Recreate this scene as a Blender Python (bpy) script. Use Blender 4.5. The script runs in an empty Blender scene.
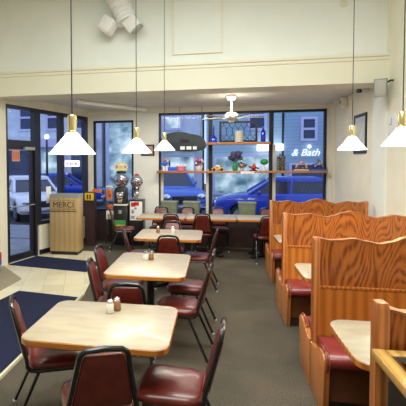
import bpy, bmesh, math, random
from mathutils import Vector, Matrix
C = bpy.context.scene.collection
S = bpy.context.scene
PI = math.pi
random.seed(4)

# ------------------------------------------------------------------ camera
F, PX, PY = 430.0, 130.0, 180.0
YAW, PITCH, ROLL = math.atan(85 / 430), math.radians(2.2), 0.0045
cam_d = bpy.data.cameras.new('camera'); cam = bpy.data.objects.new('camera', cam_d); C.objects.link(cam)
cam_d.sensor_width = 36; cam_d.lens = 36 * F / 406
cam_d.shift_x = (203 - PX) / 406; cam_d.shift_y = (PY - 203) / 406
cam_d.clip_start = 0.05; cam_d.clip_end = 200
fw = Vector((-math.sin(YAW) * math.cos(PITCH), math.cos(YAW) * math.cos(PITCH), -math.sin(PITCH)))
rt = Vector((math.cos(YAW), math.sin(YAW), 0)); up = rt.cross(fw)
r2 = rt - ROLL * up; u2 = up + ROLL * rt
cam.matrix_world = Matrix(((r2.x, u2.x, -fw.x, 0), (r2.y, u2.y, -fw.y, 0), (r2.z, u2.z, -fw.z, 1.8), (0, 0, 0, 1)))
S.camera = cam

# ------------------------------------------------------------------ world, light, exposure
w = bpy.data.worlds.new('dusk'); S.world = w; w.use_nodes = True
bg = w.node_tree.nodes['Background']; bg.inputs[0].default_value = (0.34, 0.43, 0.66, 1); bg.inputs[1].default_value = 1.4
S.view_settings.view_transform = 'Standard'; S.view_settings.look = 'None'
S.view_settings.gamma = 1; S.view_settings.exposure = 0.58

def area(name, loc, sx, sy, power, col, rot=(0, 0, 0)):
    d = bpy.data.lights.new(name, 'AREA'); d.shape = 'RECTANGLE'; d.size = sx; d.size_y = sy
    d.energy = power; d.color = col
    o = bpy.data.objects.new(name, d); o.location = loc; o.rotation_euler = rot; C.objects.link(o)
    return o
area('ceiling_light_near', (-0.6, 1.2, 4.5), 2.6, 1.6, 95, (0.95, 1.0, 0.95))
area('ceiling_light_mid', (-0.3, 3.9, 4.5), 3.4, 1.2, 112, (0.95, 1.0, 0.95))
area('soffit_fill', (-0.4, 8.0, 3.0), 3.0, 0.5, 55, (1, 0.93, 0.82))  # added fill without a fixture, brightens the back of the room

# ------------------------------------------------------------------ materials
def mat(name, col, rough=0.5, metal=0.0, emit=None, es=0.0, coat=0.0, spec=0.5):
    m = bpy.data.materials.new(name); m.use_nodes = True
    b = m.node_tree.nodes['Principled BSDF']
    b.inputs['Base Color'].default_value = (*col, 1); b.inputs['Roughness'].default_value = rough
    b.inputs['Metallic'].default_value = metal; b.inputs['Coat Weight'].default_value = coat
    b.inputs['Specular IOR Level'].default_value = spec
    if emit: b.inputs['Emission Color'].default_value = (*emit, 1); b.inputs['Emission Strength'].default_value = es
    return m
def ramp(nt, fac, stops):
    r = nt.nodes.new('ShaderNodeValToRGB')
    while len(r.color_ramp.elements) < len(stops): r.color_ramp.elements.new(0.5)
    for e, (p, c) in zip(r.color_ramp.elements, stops): e.position = p; e.color = (*c, 1)
    nt.links.new(fac, r.inputs[0]); return r
def coords(nt, scale, rot=(0, 0, 0), kind='Object'):
    t = nt.nodes.new('ShaderNodeTexCoord'); mp = nt.nodes.new('ShaderNodeMapping')
    mp.inputs['Scale'].default_value = scale; mp.inputs['Rotation'].default_value = rot
    nt.links.new(t.outputs[kind], mp.inputs[0]); return mp.outputs[0]
def noise_mat(name, c1, c2, scale, rough=0.6, bump=0.0, lo=0.35, hi=0.65, coat=0.0, stretch=(1, 1, 1), detail=4, spec=0.5):
    m = mat(name, c1, rough, coat=coat, spec=spec); nt = m.node_tree; b = nt.nodes['Principled BSDF']
    n = nt.nodes.new('ShaderNodeTexNoise'); n.inputs['Scale'].default_value = scale; n.inputs['Detail'].default_value = detail
    nt.links.new(coords(nt, stretch), n.inputs['Vector'])
    r = ramp(nt, n.outputs[0], [(lo, c1), (hi, c2)]); nt.links.new(r.outputs[0], b.inputs['Base Color'])
    if bump:
        bp = nt.nodes.new('ShaderNodeBump'); bp.inputs['Strength'].default_value = bump; bp.inputs['Distance'].default_value = 0.01
        nt.links.new(n.outputs[0], bp.inputs['Height']); nt.links.new(bp.outputs[0], b.inputs['Normal'])
    return m
def wood(name, dark, light, axis='Z', scale=6, dist=8, rough=0.32, coat=0.25, stretch=0.12, mid=None):
    """Sawn-wood grain: distorted bands running along one axis plus fine pores."""
    m = mat(name, light, rough, coat=coat); nt = m.node_tree; b = nt.nodes['Principled BSDF']
    sc = {'X': (stretch, 1, 1), 'Y': (1, stretch, 1), 'Z': (1, 1, stretch)}[axis]
    v = coords(nt, sc)
    wv = nt.nodes.new('ShaderNodeTexWave'); wv.wave_type = 'BANDS'
    wv.bands_direction = 'Y' if axis == 'X' else 'X'
    wv.inputs['Scale'].default_value = scale; wv.inputs['Distortion'].default_value = dist
    wv.inputs['Detail'].default_value = 2; wv.inputs['Detail Scale'].default_value = 0.7
    nt.links.new(v, wv.inputs['Vector'])
    n = nt.nodes.new('ShaderNodeTexNoise'); n.inputs['Scale'].default_value = 60; n.inputs['Detail'].default_value = 3
    nt.links.new(v, n.inputs['Vector'])
    mx = nt.nodes.new('ShaderNodeMath'); mx.operation = 'MULTIPLY_ADD'; mx.inputs[1].default_value = 0.35
    nt.links.new(n.outputs[0], mx.inputs[0])
    m2 = nt.nodes.new('ShaderNodeMath'); m2.operation = 'MULTIPLY'; m2.inputs[1].default_value = 0.65
    nt.links.new(wv.outputs['Fac'], m2.inputs[0]); nt.links.new(m2.outputs[0], mx.inputs[2])
    md = mid or tuple((a + c) / 2 for a, c in zip(dark, light))
    r = ramp(nt, mx.outputs[0], [(0.18, dark), (0.42, md), (0.75, light)])
    nt.links.new(r.outputs[0], b.inputs['Base Color'])
    return m

M = {}
M['wall_cream'] = noise_mat('cream_paint', (0.79, 0.75, 0.61), (0.83, 0.79, 0.66), 3, 0.7, spec=0.3)
M['wall_white'] = noise_mat('white_paint', (0.80, 0.82, 0.77), (0.84, 0.86, 0.81), 2, 0.7, spec=0.3)
M['trim_cream'] = mat('cream_trim_paint', (0.80, 0.76, 0.62), 0.5)
M['ceiling'] = noise_mat('soffit_paint', (0.76, 0.75, 0.69), (0.83, 0.82, 0.76), 4, 0.8)
M['dark_panel'] = noise_mat('dark_maroon_panel', (0.035, 0.018, 0.018), (0.055, 0.028, 0.026), 8, 0.45)
M['frame_black'] = mat('black_window_frame', (0.012, 0.012, 0.02), 0.35)
M['frame_light'] = mat('pale_mullion', (0.62, 0.60, 0.55), 0.5)
M['black_metal'] = mat('black_tube_steel', (0.010, 0.010, 0.012), 0.25, spec=0.6)
M['black_plastic'] = mat('black_plastic', (0.014, 0.014, 0.016), 0.35)
M['chrome'] = mat('chrome', (0.75, 0.76, 0.8), 0.15, 1.0)
M['brass'] = mat('brass', (0.88, 0.74, 0.42), 0.25, 1.0)
M['vinyl'] = noise_mat('burgundy_vinyl', (0.105, 0.013, 0.009), (0.15, 0.020, 0.013), 14, 0.32, bump=0.05, coat=0.15)
M['booth_vinyl'] = noise_mat('red_booth_vinyl', (0.19, 0.022, 0.022), (0.25, 0.030, 0.030), 10, 0.33, coat=0.2)
M['glide'] = mat('grey_glide', (0.45, 0.45, 0.48), 0.35)
M['laminate'] = noise_mat('beige_laminate', (0.36, 0.295, 0.215), (0.44, 0.37, 0.275), 5, 0.33, lo=0.3, hi=0.7, stretch=(1, 3, 1), coat=0.1)
M['oak_edge'] = wood('oak_edge_band', (0.30, 0.085, 0.012), (0.62, 0.23, 0.035), 'X', 5, 5)
def plywood(name, dark, light, freq=34, sx_=1.5, sz=0.5):
    # rotary-cut veneer: contour lines of a smooth stretched noise
    m = mat(name, light, 0.32, coat=0.25); nt = m.node_tree; b = nt.nodes['Principled BSDF']
    n = nt.nodes.new('ShaderNodeTexNoise'); n.inputs['Scale'].default_value = 1.9; n.inputs['Detail'].default_value = 1.2; n.inputs['Roughness'].default_value = 0.35
    nt.links.new(coords(nt, (sx_, 1, sz)), n.inputs['Vector'])
    k = nt.nodes.new('ShaderNodeMath'); k.operation = 'MULTIPLY'; k.inputs[1].default_value = freq * 2 * PI; nt.links.new(n.outputs[0], k.inputs[0])
    si = nt.nodes.new('ShaderNodeMath'); si.operation = 'SINE'; nt.links.new(k.outputs[0], si.inputs[0])
    f = nt.nodes.new('ShaderNodeTexNoise'); f.inputs['Scale'].default_value = 55; f.inputs['Detail'].default_value = 3
    nt.links.new(coords(nt, (1, 1, .12)), f.inputs['Vector'])
    a = nt.nodes.new('ShaderNodeMath'); a.operation = 'MULTIPLY_ADD'; a.inputs[1].default_value = 0.26; nt.links.new(si.outputs[0], a.inputs[0]); nt.links.new(f.outputs[0], a.inputs[2])
    r = ramp(nt, a.outputs[0], [(0.22, dark), (0.45, tuple((p * .35 + q * .65) for p, q in zip(dark, light))), (0.8, light)]); nt.links.new(r.outputs[0], b.inputs['Base Color'])
    return m
M['oak_panel'] = plywood('oak_plywood_panel', (0.23, 0.050, 0.009), (0.51, 0.155, 0.027))
M['oak_lower'] = wood('oak_straight_panel', (0.46, 0.138, 0.021), (0.63, 0.215, 0.036), 'Z', 4, 5, stretch=0.08)
M['oak_post'] = wood('oak_post', (0.34, 0.095, 0.018), (0.56, 0.19, 0.045), 'Z', 9, 3, stretch=0.06)
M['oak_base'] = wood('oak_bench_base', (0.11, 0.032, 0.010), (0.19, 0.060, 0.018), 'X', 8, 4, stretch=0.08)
M['oak_shelf'] = wood('oak_shelf_board', (0.36, 0.12, 0.035), (0.58, 0.23, 0.075), 'X', 8, 4, stretch=0.08)
M['oak_bin'] = wood('blond_oak_bin', (0.44, 0.29, 0.125), (0.52, 0.355, 0.16), 'Z', 3, 6, rough=0.45, stretch=0.15)
M['oak_case'] = wood('yellow_oak_case', (0.50, 0.26, 0.06), (0.70, 0.42, 0.12), 'Y', 7, 4, stretch=0.1)
M['glow_glass'] = mat('opal_glass_shade', (0.9, 0.9, 0.85), 0.3, emit=(1, 0.97, 0.86), es=2.2)
M['white'] = mat('white_enamel', (0.82, 0.82, 0.80), 0.4)
M['offwhite'] = mat('warm_white_plastic', (0.74, 0.71, 0.62), 0.45)
M['fan_blade'] = mat('grey_fan_blade', (0.42, 0.40, 0.36), 0.5)
M['grey'] = mat('grey_plastic', (0.33, 0.33, 0.32), 0.5)
M['navy_mat'] = noise_mat('navy_mat_pile', (0.008, 0.011, 0.036), (0.013, 0.018, 0.052), 90, 0.9, bump=0.4, spec=0.2)
M['grey_mat'] = noise_mat('grey_beige_mat_pile', (0.24, 0.21, 0.15), (0.36, 0.315, 0.23), 90, 0.95, bump=0.4, spec=0.1)
M['slate'] = noise_mat('slate_green_paint', (0.018, 0.032, 0.042), (0.03, 0.048, 0.058), 6, 0.6)
M['tub_green'] = noise_mat('pale_green_tub', (0.16, 0.19, 0.125), (0.22, 0.245, 0.17), 9, 0.6)
M['blue_glass'] = mat('cobalt_glass', (0.01, 0.03, 0.62), 0.06, coat=0.5)
M['green_glass'] = mat('green_ceramic', (0.02, 0.30, 0.10), 0.2)
M['red'] = mat('red_paint', (0.60, 0.025, 0.03), 0.4)
M['pink'] = mat('pink_plastic', (0.80, 0.22, 0.38), 0.4)
M['orange'] = mat('orange_plastic', (0.80, 0.17, 0.02), 0.45)
M['yellow'] = mat('yellow_plastic', (0.82, 0.52, 0.03), 0.45)
M['lime'] = mat('pale_lime_card', (0.80, 0.78, 0.32), 0.6)
M['blue'] = mat('blue_plastic', (0.03, 0.12, 0.62), 0.4)
M['brown'] = mat('brown_glaze', (0.22, 0.10, 0.05), 0.4)
M['green'] = mat('green_card', (0.05, 0.32, 0.07), 0.5)
M['purple'] = mat('dusky_purple_petals', (0.10, 0.07, 0.22), 0.7)
M['leaf'] = mat('leaf_green', (0.05, 0.16, 0.04), 0.6)
M['skin'] = mat('tan_plastic', (0.6, 0.33, 0.2), 0.5)
M['paper'] = mat('white_paper', (0.85, 0.85, 0.86), 0.7)
M['salt'] = mat('salt_white', (0.85, 0.84, 0.80), 0.7)
M['pepper'] = noise_mat('ground_spice', (0.22, 0.10, 0.04), (0.4, 0.2, 0.08), 200, 0.8)
M['wire'] = mat('dark_wire', (0.02, 0.02, 0.02), 0.5)
M['asphalt'] = noise_mat('asphalt', (0.025, 0.028, 0.04), (0.05, 0.053, 0.065), 30, 0.8)
M['concrete'] = noise_mat('pavement', (0.20, 0.21, 0.24), (0.28, 0.29, 0.32), 6, 0.8)
M['tyre'] = mat('tyre_rubber', (0.012, 0.012, 0.013), 0.7)
M['car_glass'] = mat('car_window_glass', (0.01, 0.015, 0.03), 0.05, coat=0.5)
M['car_blue'] = mat('blue_car_paint', (0.012, 0.055, 0.50), 0.25, coat=0.6)
M['car_pale'] = mat('light_blue_car_paint', (0.04, 0.14, 0.58), 0.25, coat=0.6)
M['car_white'] = mat('white_car_paint', (0.78, 0.78, 0.80), 0.25, coat=0.6)
M['lamp_white'] = mat('lit_lamp', (1, 1, 1), 0.4, emit=(1, 0.96, 0.9), es=3.0)
M['tail_red'] = mat('tail_lens', (0.4, 0.01, 0.01), 0.3)

def glass(name, tint=(1, 1, 1), base=0.0):
    m = bpy.data.materials.new(name); m.use_nodes = True; nt = m.node_tree; nt.nodes.clear()
    o = nt.nodes.new('ShaderNodeOutputMaterial'); t = nt.nodes.new('ShaderNodeBsdfTransparent'); t.inputs[0].default_value = (*tint, 1)
    g = nt.nodes.new('ShaderNodeBsdfGlossy'); g.inputs['Roughness'].default_value = 0.03
    x = nt.nodes.new('ShaderNodeMixShader'); fr = nt.nodes.new('ShaderNodeFresnel'); fr.inputs[0].default_value = 1.25
    ge = nt.nodes.new('ShaderNodeNewGeometry'); iv = nt.nodes.new('ShaderNodeMath'); iv.operation = 'SUBTRACT'; iv.inputs[0].default_value = 1; nt.links.new(ge.outputs['Backfacing'], iv.inputs[1])
    mu = nt.nodes.new('ShaderNodeMath'); mu.operation = 'MULTIPLY'; nt.links.new(fr.outputs[0], mu.inputs[0]); nt.links.new(iv.outputs[0], mu.inputs[1])
    ad = nt.nodes.new('ShaderNodeMath'); ad.operation = 'ADD'; ad.use_clamp = True; ad.inputs[1].default_value = base; nt.links.new(mu.outputs[0], ad.inputs[0]); nt.links.new(ad.outputs[0], x.inputs[0]); nt.links.new(t.outputs[0], x.inputs[1]); nt.links.new(g.outputs[0], x.inputs[2])
    nt.links.new(x.outputs[0], o.inputs[0]); return m
M['pane'] = glass('window_glass', (0.95, 0.97, 1.0))
M['globe'] = glass('globe_glass', (0.80, 0.82, 0.86), base=0.30)
M['clear'] = glass('clear_acrylic', (0.90, 0.93, 0.95))

# carpet: warm grey pile with lighter flecks and large worn patches
def carpet():
    m = noise_mat('carpet_pile', (0.045, 0.040, 0.032), (0.145, 0.127, 0.098), 110, 0.95, bump=0.6, spec=0.1, detail=3)
    nt = m.node_tree; b = nt.nodes['Principled BSDF']; src = b.inputs['Base Color'].links[0].from_socket
    n = nt.nodes.new('ShaderNodeTexNoise'); n.inputs['Scale'].default_value = 1.6; n.inputs['Detail'].default_value = 4
    nt.links.new(coords(nt, (1, 1, 1)), n.inputs['Vector'])
    r = ramp(nt, n.outputs[0], [(0.35, (0.75, 0.74, 0.74)), (0.7, (1.2, 1.12, 1.05))])
    mx = nt.nodes.new('ShaderNodeMix'); mx.data_type = 'RGBA'; mx.blend_type = 'MULTIPLY'; mx.inputs[0].default_value = 1
    nt.links.new(src, mx.inputs[6]); nt.links.new(r.outputs[0], mx.inputs[7]); nt.links.new(mx.outputs[2], b.inputs['Base Color'])
    return m
M['carpet'] = carpet()
# vinyl tile: 0.305 m squares, each a slightly different cream
def tiles():
    m = mat('cream_floor_tile', (0.62, 0.55, 0.36), 0.35); nt = m.node_tree; b = nt.nodes['Principled BSDF']
    br = nt.nodes.new('ShaderNodeTexBrick'); br.offset = 0.0
    br.inputs['Color1'].default_value = (0.76, 0.69, 0.50, 1); br.inputs['Color2'].default_value = (0.62, 0.55, 0.37, 1)
    br.inputs['Mortar'].default_value = (0.42, 0.37, 0.25, 1); br.inputs['Scale'].default_value = 1.0
    br.inputs['Mortar Size'].default_value = 0.003; br.inputs['Brick Width'].default_value = 0.305; br.inputs['Row Height'].default_value = 0.305
    nt.links.new(coords(nt, (1, 1, 1), (0, 0, math.radians(-17.3))), br.inputs['Vector'])
    n = nt.nodes.new('ShaderNodeTexNoise'); n.inputs['Scale'].default_value = 7
    r = ramp(nt, n.outputs[0], [(0.3, (0.88, 0.88, 0.88)), (0.7, (1.05, 1.05, 1.05))])
    mx = nt.nodes.new('ShaderNodeMix'); mx.data_type = 'RGBA'; mx.blend_type = 'MULTIPLY'; mx.inputs[0].default_value = 1
    nt.links.new(br.outputs[0], mx.inputs[6]); nt.links.new(r.outputs[0], mx.inputs[7]); nt.links.new(mx.outputs[2], b.inputs['Base Color'])
    return m
M['tile'] = tiles()
# siding for the houses opposite
def siding(name, c1, c2, h=0.16):
    m = mat(name, c1, 0.7); nt = m.node_tree; b = nt.nodes['Principled BSDF']
    br = nt.nodes.new('ShaderNodeTexBrick'); br.offset = 0.0
    br.inputs['Color1'].default_value = (*c1, 1); br.inputs['Color2'].default_value = (*c1, 1); br.inputs['Mortar'].default_value = (*c2, 1)
    br.inputs['Scale'].default_value = 1; br.inputs['Mortar Size'].default_value = 0.014; br.inputs['Brick Width'].default_value = 50; br.inputs['Row Height'].default_value = h
    nt.links.new(coords(nt, (1, 1, 1), (PI / 2, 0, 0)), br.inputs['Vector']); nt.links.new(br.outputs[0], b.inputs['Base Color'])
    return m
M['siding_teal'] = siding('teal_clapboard', (0.42, 0.58, 0.62), (0.32, 0.46, 0.52))
M['siding_blue'] = siding('slate_blue_clapboard', (0.30, 0.44, 0.55), (0.23, 0.35, 0.46))
M['stucco'] = noise_mat('pale_stucco', (0.60, 0.64, 0.68), (0.70, 0.74, 0.78), 3, 0.8)
M['lilac_trim'] = mat('pale_window_trim', (0.62, 0.58, 0.80), 0.6)
M['dark_window'] = mat('dark_window_glass', (0.02, 0.04, 0.10), 0.1)
def lit_window():
    # a lit shop seen through its window: soft patches of goods and lamps
    m = mat('lit_shop_window', (0.1, 0.12, 0.15), 0.2); nt = m.node_tree; b = nt.nodes['Principled BSDF']
    n = nt.nodes.new('ShaderNodeTexNoise'); n.inputs['Scale'].default_value = 1.1; n.inputs['Detail'].default_value = 4; nt.links.new(coords(nt, (1, 1, 1.3)), n.inputs['Vector'])
    r = ramp(nt, n.outputs[0], [(0.36, (0.05, 0.10, 0.15)), (0.5, (0.28, 0.45, 0.52)), (0.66, (0.8, 0.95, 1.0))]); nt.links.new(r.outputs[0], b.inputs['Emission Color']); b.inputs['Emission Strength'].default_value = 0.6
    return m
M['lit_window'] = lit_window()
M['sign_awning_glow'] = mat('glowing_sign_and_awning', (0.9, 0.9, 0.9), 0.4, emit=(1, 0.93, 0.95), es=1.3)
M['lit_text'] = mat('lit_sign_letters', (0.9, 0.9, 1), 0.4, emit=(0.80, 0.80, 1.0), es=0.55)
M['neon_red'] = mat('lit_red_letters', (0.8, 0.05, 0.1), 0.4, emit=(1, 0.05, 0.15), es=1.0)

# ------------------------------------------------------------------ mesh helpers
class MB:
    def __init__(s, mx=None): s.bm = bmesh.new(); s.mx = mx or Matrix.Identity(4)
    def _v(s, p, L=None):
        p = Vector(p)
        if L is not None: p = L @ p
        return s.bm.verts.new(s.mx @ p)
    def loft(s, loops, cap=True, closed=True, L=None):
        vs = [[s._v(p, L) for p in lp] for lp in loops]; n = len(vs[0])
        for a, b in zip(vs, vs[1:]):
            for i in range(n if closed else n - 1):
                j = (i + 1) % n
                try: s.bm.faces.new((a[i], a[j], b[j], b[i]))
                except ValueError: pass
        if cap:
            s.bm.faces.new(vs[0][::-1]); s.bm.faces.new(vs[-1])
        return s
    def box(s, x0, x1, y0, y1, z0, z1, bev=0.0, L=None):
        t = bmesh.new(); q = [t.verts.new((x, y, z)) for x in (x0, x1) for y in (y0, y1) for z in (z0, z1)]
        for f in ((0, 1, 3, 2), (4, 6, 7, 5), (0, 4, 5, 1), (2, 3, 7, 6), (0, 2, 6, 4), (1, 5, 7, 3)): t.faces.new([q[i] for i in f])
        if bev: bmesh.ops.bevel(t, geom=t.edges[:], offset=bev, segments=2, affect='EDGES', profile=0.5)
        s._merge(t, L); return s
    def _merge(s, t, L=None):
        mp = {}
        for v in t.verts: mp[v] = s._v(v.co, L)
        for f in t.faces:
            try: s.bm.faces.new([mp[v] for v in f.verts])
            except ValueError: pass
        t.free()
    def tube(s, pts, r, n=8, closed=False, L=None):
        pts = [Vector(p) for p in pts]; loops = []; N = len(pts); prev = None
        rr = r if isinstance(r, (list, tuple)) else [r] * N
        for i, p in enumerate(pts):
            if closed: d = pts[(i + 1) % N] - pts[i - 1]
            else: d = pts[min(i + 1, N - 1)] - pts[max(i - 1, 0)]
            d.normalize()
            if prev is None:
                a = Vector((0, 0, 1)) if abs(d.z) < 0.9 else Vector((1, 0, 0)); x = d.cross(a).normalized()
            else: x = (prev - d * prev.dot(d)).normalized()
            prev = x; y = d.cross(x)
            loops.append([p + rr[i] * (math.cos(t) * x + math.sin(t) * y) for t in (2 * PI * k / n for k in range(n))])
        if closed: loops.append(loops[0])
        return s.loft(loops, cap=not closed, L=L)
    def lathe(s, prof, n=20, c=(0, 0, 0), L=None):
        return s.loft([[(c[0] + r * math.cos(2 * PI * k / n), c[1] + r * math.sin(2 * PI * k / n), c[2] + z) for k in range(n)] for r, z in prof], L=L)
    def ball(s, c, r, n=12, sq=(1, 1, 1), L=None):
        m = max(4, n // 2)
        return s.loft([[(c[0] + sq[0] * r * math.sin(a) * math.cos(2 * PI * k / n), c[1] + sq[1] * r * math.sin(a) * math.sin(2 * PI * k / n), c[2] - sq[2] * r * math.cos(a)) for k in range(n)] for a in (0.08 + (PI - 0.16) * i / m for i in range(m + 1))], L=L)
    def prism(s, outline, axis, a0, a1, bev=0.0, L=None):
        """Extrude a 2D outline along an axis: 'y' takes (x,z), 'x' takes (y,z), 'z' takes (x,y)."""
        f = {'y': lambda p, a: (p[0], a, p[1]), 'x': lambda p, a: (a, p[0], p[1]), 'z': lambda p, a: (p[0], p[1], a)}[axis]
        t = bmesh.new(); A = [t.verts.new(f(p, a0)) for p in outline]; B = [t.verts.new(f(p, a1)) for p in outline]
        n = len(outline); fa = t.faces.new(A); fb = t.faces.new(B[::-1])
        for i in range(n): t.faces.new((A[i], B[i], B[(i + 1) % n], A[(i + 1) % n]))
        bmesh.ops.recalc_face_normals(t, faces=t.faces[:])
        if bev: bmesh.ops.bevel(t, geom=[e for e in t.edges if e in fa.edges[:] or e in fb.edges[:]], offset=bev, segments=2, affect='EDGES', profile=0.5)
        s._merge(t, L); return s
    def build(s, name, m, parent=None, smooth=True, ang=40):
        bmesh.ops.recalc_face_normals(s.bm, faces=s.bm.faces[:])
        me = bpy.data.meshes.new(name); s.bm.to_mesh(me); s.bm.free()
        me.materials.append(M[m] if isinstance(m, str) else m)
        if smooth:
            for p in me.polygons: p.use_smooth = True
            me.set_sharp_from_angle(angle=math.radians(ang))
        o = bpy.data.objects.new(name, me); C.objects.link(o)
        if parent: o.parent = parent
        return o
def rrect(w, h, r, n=5, cx=0, cy=0, taper=0.0):
    out = []
    for sx, sy, a0 in ((1, 1, 0), (-1, 1, 90), (-1, -1, 180), (1, -1, 270)):
        for k in range(n + 1):
            a = math.radians(a0 + 90 * k / n); x = sx * (w / 2 - r) + r * math.cos(a); y = sy * (h / 2 - r) + r * math.sin(a)
            out.append((cx + x * (1 + taper * y / h), cy + y))
    return out
def tag(o, label, cat, group=None, kind=None):
    o['label'] = label; o['category'] = cat
    if group: o['group'] = group
    if kind: o['kind'] = kind
    return o
def struct(o, label=None, cat=None):
    o['kind'] = 'structure'
    if label: o['label'] = label; o['category'] = cat
    return o
def empty(name, loc=(0, 0, 0), rz=0.0):
    o = bpy.data.objects.new(name, None); C.objects.link(o); o.location = loc; o.rotation_euler = (0, 0, rz); o.empty_display_size = 0.1
    return o
def thing(name, loc, label, cat, group=None, rz=0.0): return tag(empty(name, loc, rz), label, cat, group)
def kids(o): return [c for c in C.objects if c.parent == o]
def copy_tree(o, parent=None):
    c = o.copy(); C.objects.link(c)
    if parent: c.parent = parent
    for ch in kids(o): copy_tree(ch, c)
    return c
def text_mesh(name, body, size, m, parent, mx, extrude=0.003, shear=0.0, offset=0.0):
    cu = bpy.data.curves.new(name, 'FONT'); cu.body = body; cu.size = size; cu.extrude = extrude; cu.align_x = 'CENTER'; cu.align_y = 'CENTER'
    cu.shear = shear; cu.offset = offset
    t = bpy.data.objects.new(name, cu); C.objects.link(t); bpy.context.view_layer.update()
    me = bpy.data.meshes.new_from_object(t.evaluated_get(bpy.context.evaluated_depsgraph_get()))
    bpy.data.objects.remove(t); me.transform(mx); me.materials.clear(); me.materials.append(M[m])
    o = bpy.data.objects.new(name, me); C.objects.link(o); o.parent = parent; return o
UPRIGHT = Matrix.Rotation(PI / 2, 4, 'X')      # lettering that faces -Y

# ------------------------------------------------------------------ setting: shell of the room
# The street wall on the left stands at an angle; local frame: u along the wall, n into the room
LA = Vector((-3.653, 7.111, 0)); LU = Vector((0.297, 0.955, 0)).normalized(); LN = Vector((LU.y, -LU.x, 0))
LM = Matrix(((LU.x, LN.x, 0, LA.x), (LU.y, LN.y, 0, LA.y), (0, 0, 1, 0), (0, 0, 0, 1)))
def lw(u, n, z): return LM @ Vector((u, n, z))
BY = 9.75          # glass plane of the back wall
UC = (BY - LA.y) / LU.y      # where the left wall meets it
XR = 2.40
b = MB()
b.loft([[(XR, -3, z), (XR, BY + .1, z), (-2.8, BY + .1, z), (-3.66, 7.1, z), (-6.7, -3, z)] for z in (-0.1, 0.0)])
struct(b.build('floor', 'carpet', smooth=False), 'dark grey carpet of the dining room', 'floor')
b = MB()
q = [(-1.76, 1.2), (-1.76, 5.6), (-2.05, 7.5), (-2.2, 8.42), (-3.28, 8.5), (-3.66, 7.1), (-5.4, 1.2)]
b.loft([[(x, y, z) for x, y in q] for z in (0.0005, 0.004)]); struct(b.build('floor_tile', 'tile', smooth=False), 'cream square floor tiles along the entrance', 'floor')
b = MB().box(-1.772, -1.745, 1.2, 5.6, 0.001, 0.007); struct(b.build('trim_1', 'grey_mat', smooth=False), 'edging strip between tile and carpet', 'trim')
b = MB().box(XR, XR + .15, -3, BY + .3, 0, 4.7); struct(b.build('wall_right', 'wall_cream', smooth=False), 'cream wall behind the booths', 'wall')
b = MB().box(XR - .035, XR + .02, 6.7, 7.22, 0, 2.95); struct(b.build('trim_2', 'wall_white', smooth=False), 'white pilaster under the right end of the beam', 'pilaster')
b = MB().box(XR - .012, XR, 6.7, 6.9, 3.37, 4.6); struct(b.build('trim_3', 'trim_cream', smooth=False), 'corner strip above the beam', 'trim')
b = MB().box(-6.9, 2.6, -3.1, -3, 0, 4.7); struct(b.build('wall_rear', 'wall_cream', smooth=False), 'wall behind the viewer', 'wall')
b = MB().box(-7.2, 2.6, -3.1, 6.72, 4.6, 4.7); struct(b.build('ceiling', 'wall_white', smooth=False), 'high ceiling over the near tables', 'ceiling')
b = MB().box(-4.2, 2.5, 7.15, BY + .3, 3.03, 3.1); struct(b.build('ceiling_soffit', 'ceiling', smooth=False), 'lower ceiling over the window tables', 'ceiling')
# white wall above the beam, with its shallow access panel
b = MB().box(-4.2, XR, 6.74, 6.9, 3.3, 4.65); struct(b.build('wall_upper', 'wall_white', smooth=False), 'white wall above the beam', 'wall')
# beam: stepped cream fascia
b = MB()
b.prism([(6.70, 2.93), (6.70, 3.24), (6.685, 3.25), (6.685, 3.285), (6.665, 3.30), (6.665, 3.335), (6.72, 3.35), (7.2, 3.35), (7.2, 2.93)], 'x', -4.2, XR)
struct(b.build('trim_beam', 'trim_cream', ang=20), 'cream beam across the room', 'beam')
b = MB().box(-0.62, 0.08, 6.725, 6.741, 3.50, 4.598); b.bm.faces.ensure_lookup_table()
o = b.build('access_panel', 'wall_white', smooth=False); tag(o, 'white rectangular access panel set in the wall above the beam', 'panel')
for x0, x1, z0, z1 in ((-.645, -.62, 3.475, 4.598), (.08, .105, 3.475, 4.598), (-.62, .08, 3.475, 3.50)):
    MB().box(x0, x1, 6.715, 6.741, z0, z1).build('panel_trim', 'trim_cream', o, smooth=False)
# left wall: the part towards the viewer, the strip over the glass, the low wall under it
b = MB(LM); b.box(-11, -0.03, -.12, 0, 0, 4.7); b.box(-0.03, UC, -.12, 0, 2.87, 3.1)
b.box(0.86, UC, -.12, 0, 0, 0.60); b.box(2.58, UC + .02, -.12, 0, 0.6, 2.9); struct(b.build('wall_left', 'wall_cream', smooth=False), 'cream street wall at the entrance', 'wall')
b = MB(LM).box(0.86, UC, 0, .012, 0, 0.10); struct(b.build('baseboard_left', 'frame_black', smooth=False), 'black baseboard beside the door', 'baseboard')
# back wall with two window openings
b = MB(); y0, y1 = BY - .06, BY + .12
b.box(-2.95, -2.78, y0, y1, 0, 3.1); b.box(-1.83, -1.25, y0, y1, 0, 3.1); b.box(2.30, 2.5, y0, y1, 0, 3.1)
b.box(-2.78, -1.83, y0, y1, 2.79, 3.1); b.box(-1.25, 2.30, y0, y1, 2.93, 3.1)
struct(b.build('wall_back', 'wall_white', smooth=False), 'white wall around the street windows', 'wall')
b = MB(); b.box(-2.78, -1.83, y0, y1, 0, 0.70); b.box(-1.25, 2.30, y0, y1, 0, 0.60); b.box(-1.25, 2.30, BY - .40, y0, 0, 0.60)
struct(b.build('wall_back_lower', 'dark_panel', smooth=False), 'dark maroon panelling and ledge under the windows', 'wall')
b = MB(); b.box(2.30, 2.36, BY - .20, BY - .06, 0, 3.03); b.box(2.36, 2.40, BY - .34, BY - .06, 0, 3.03); b.box(-2.9, 2.4, BY - .14, BY - .06, 2.95, 3.03)
struct(b.build('trim_4', 'trim_cream', smooth=False), 'cream corner boards and crown beside the back window', 'trim')
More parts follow.
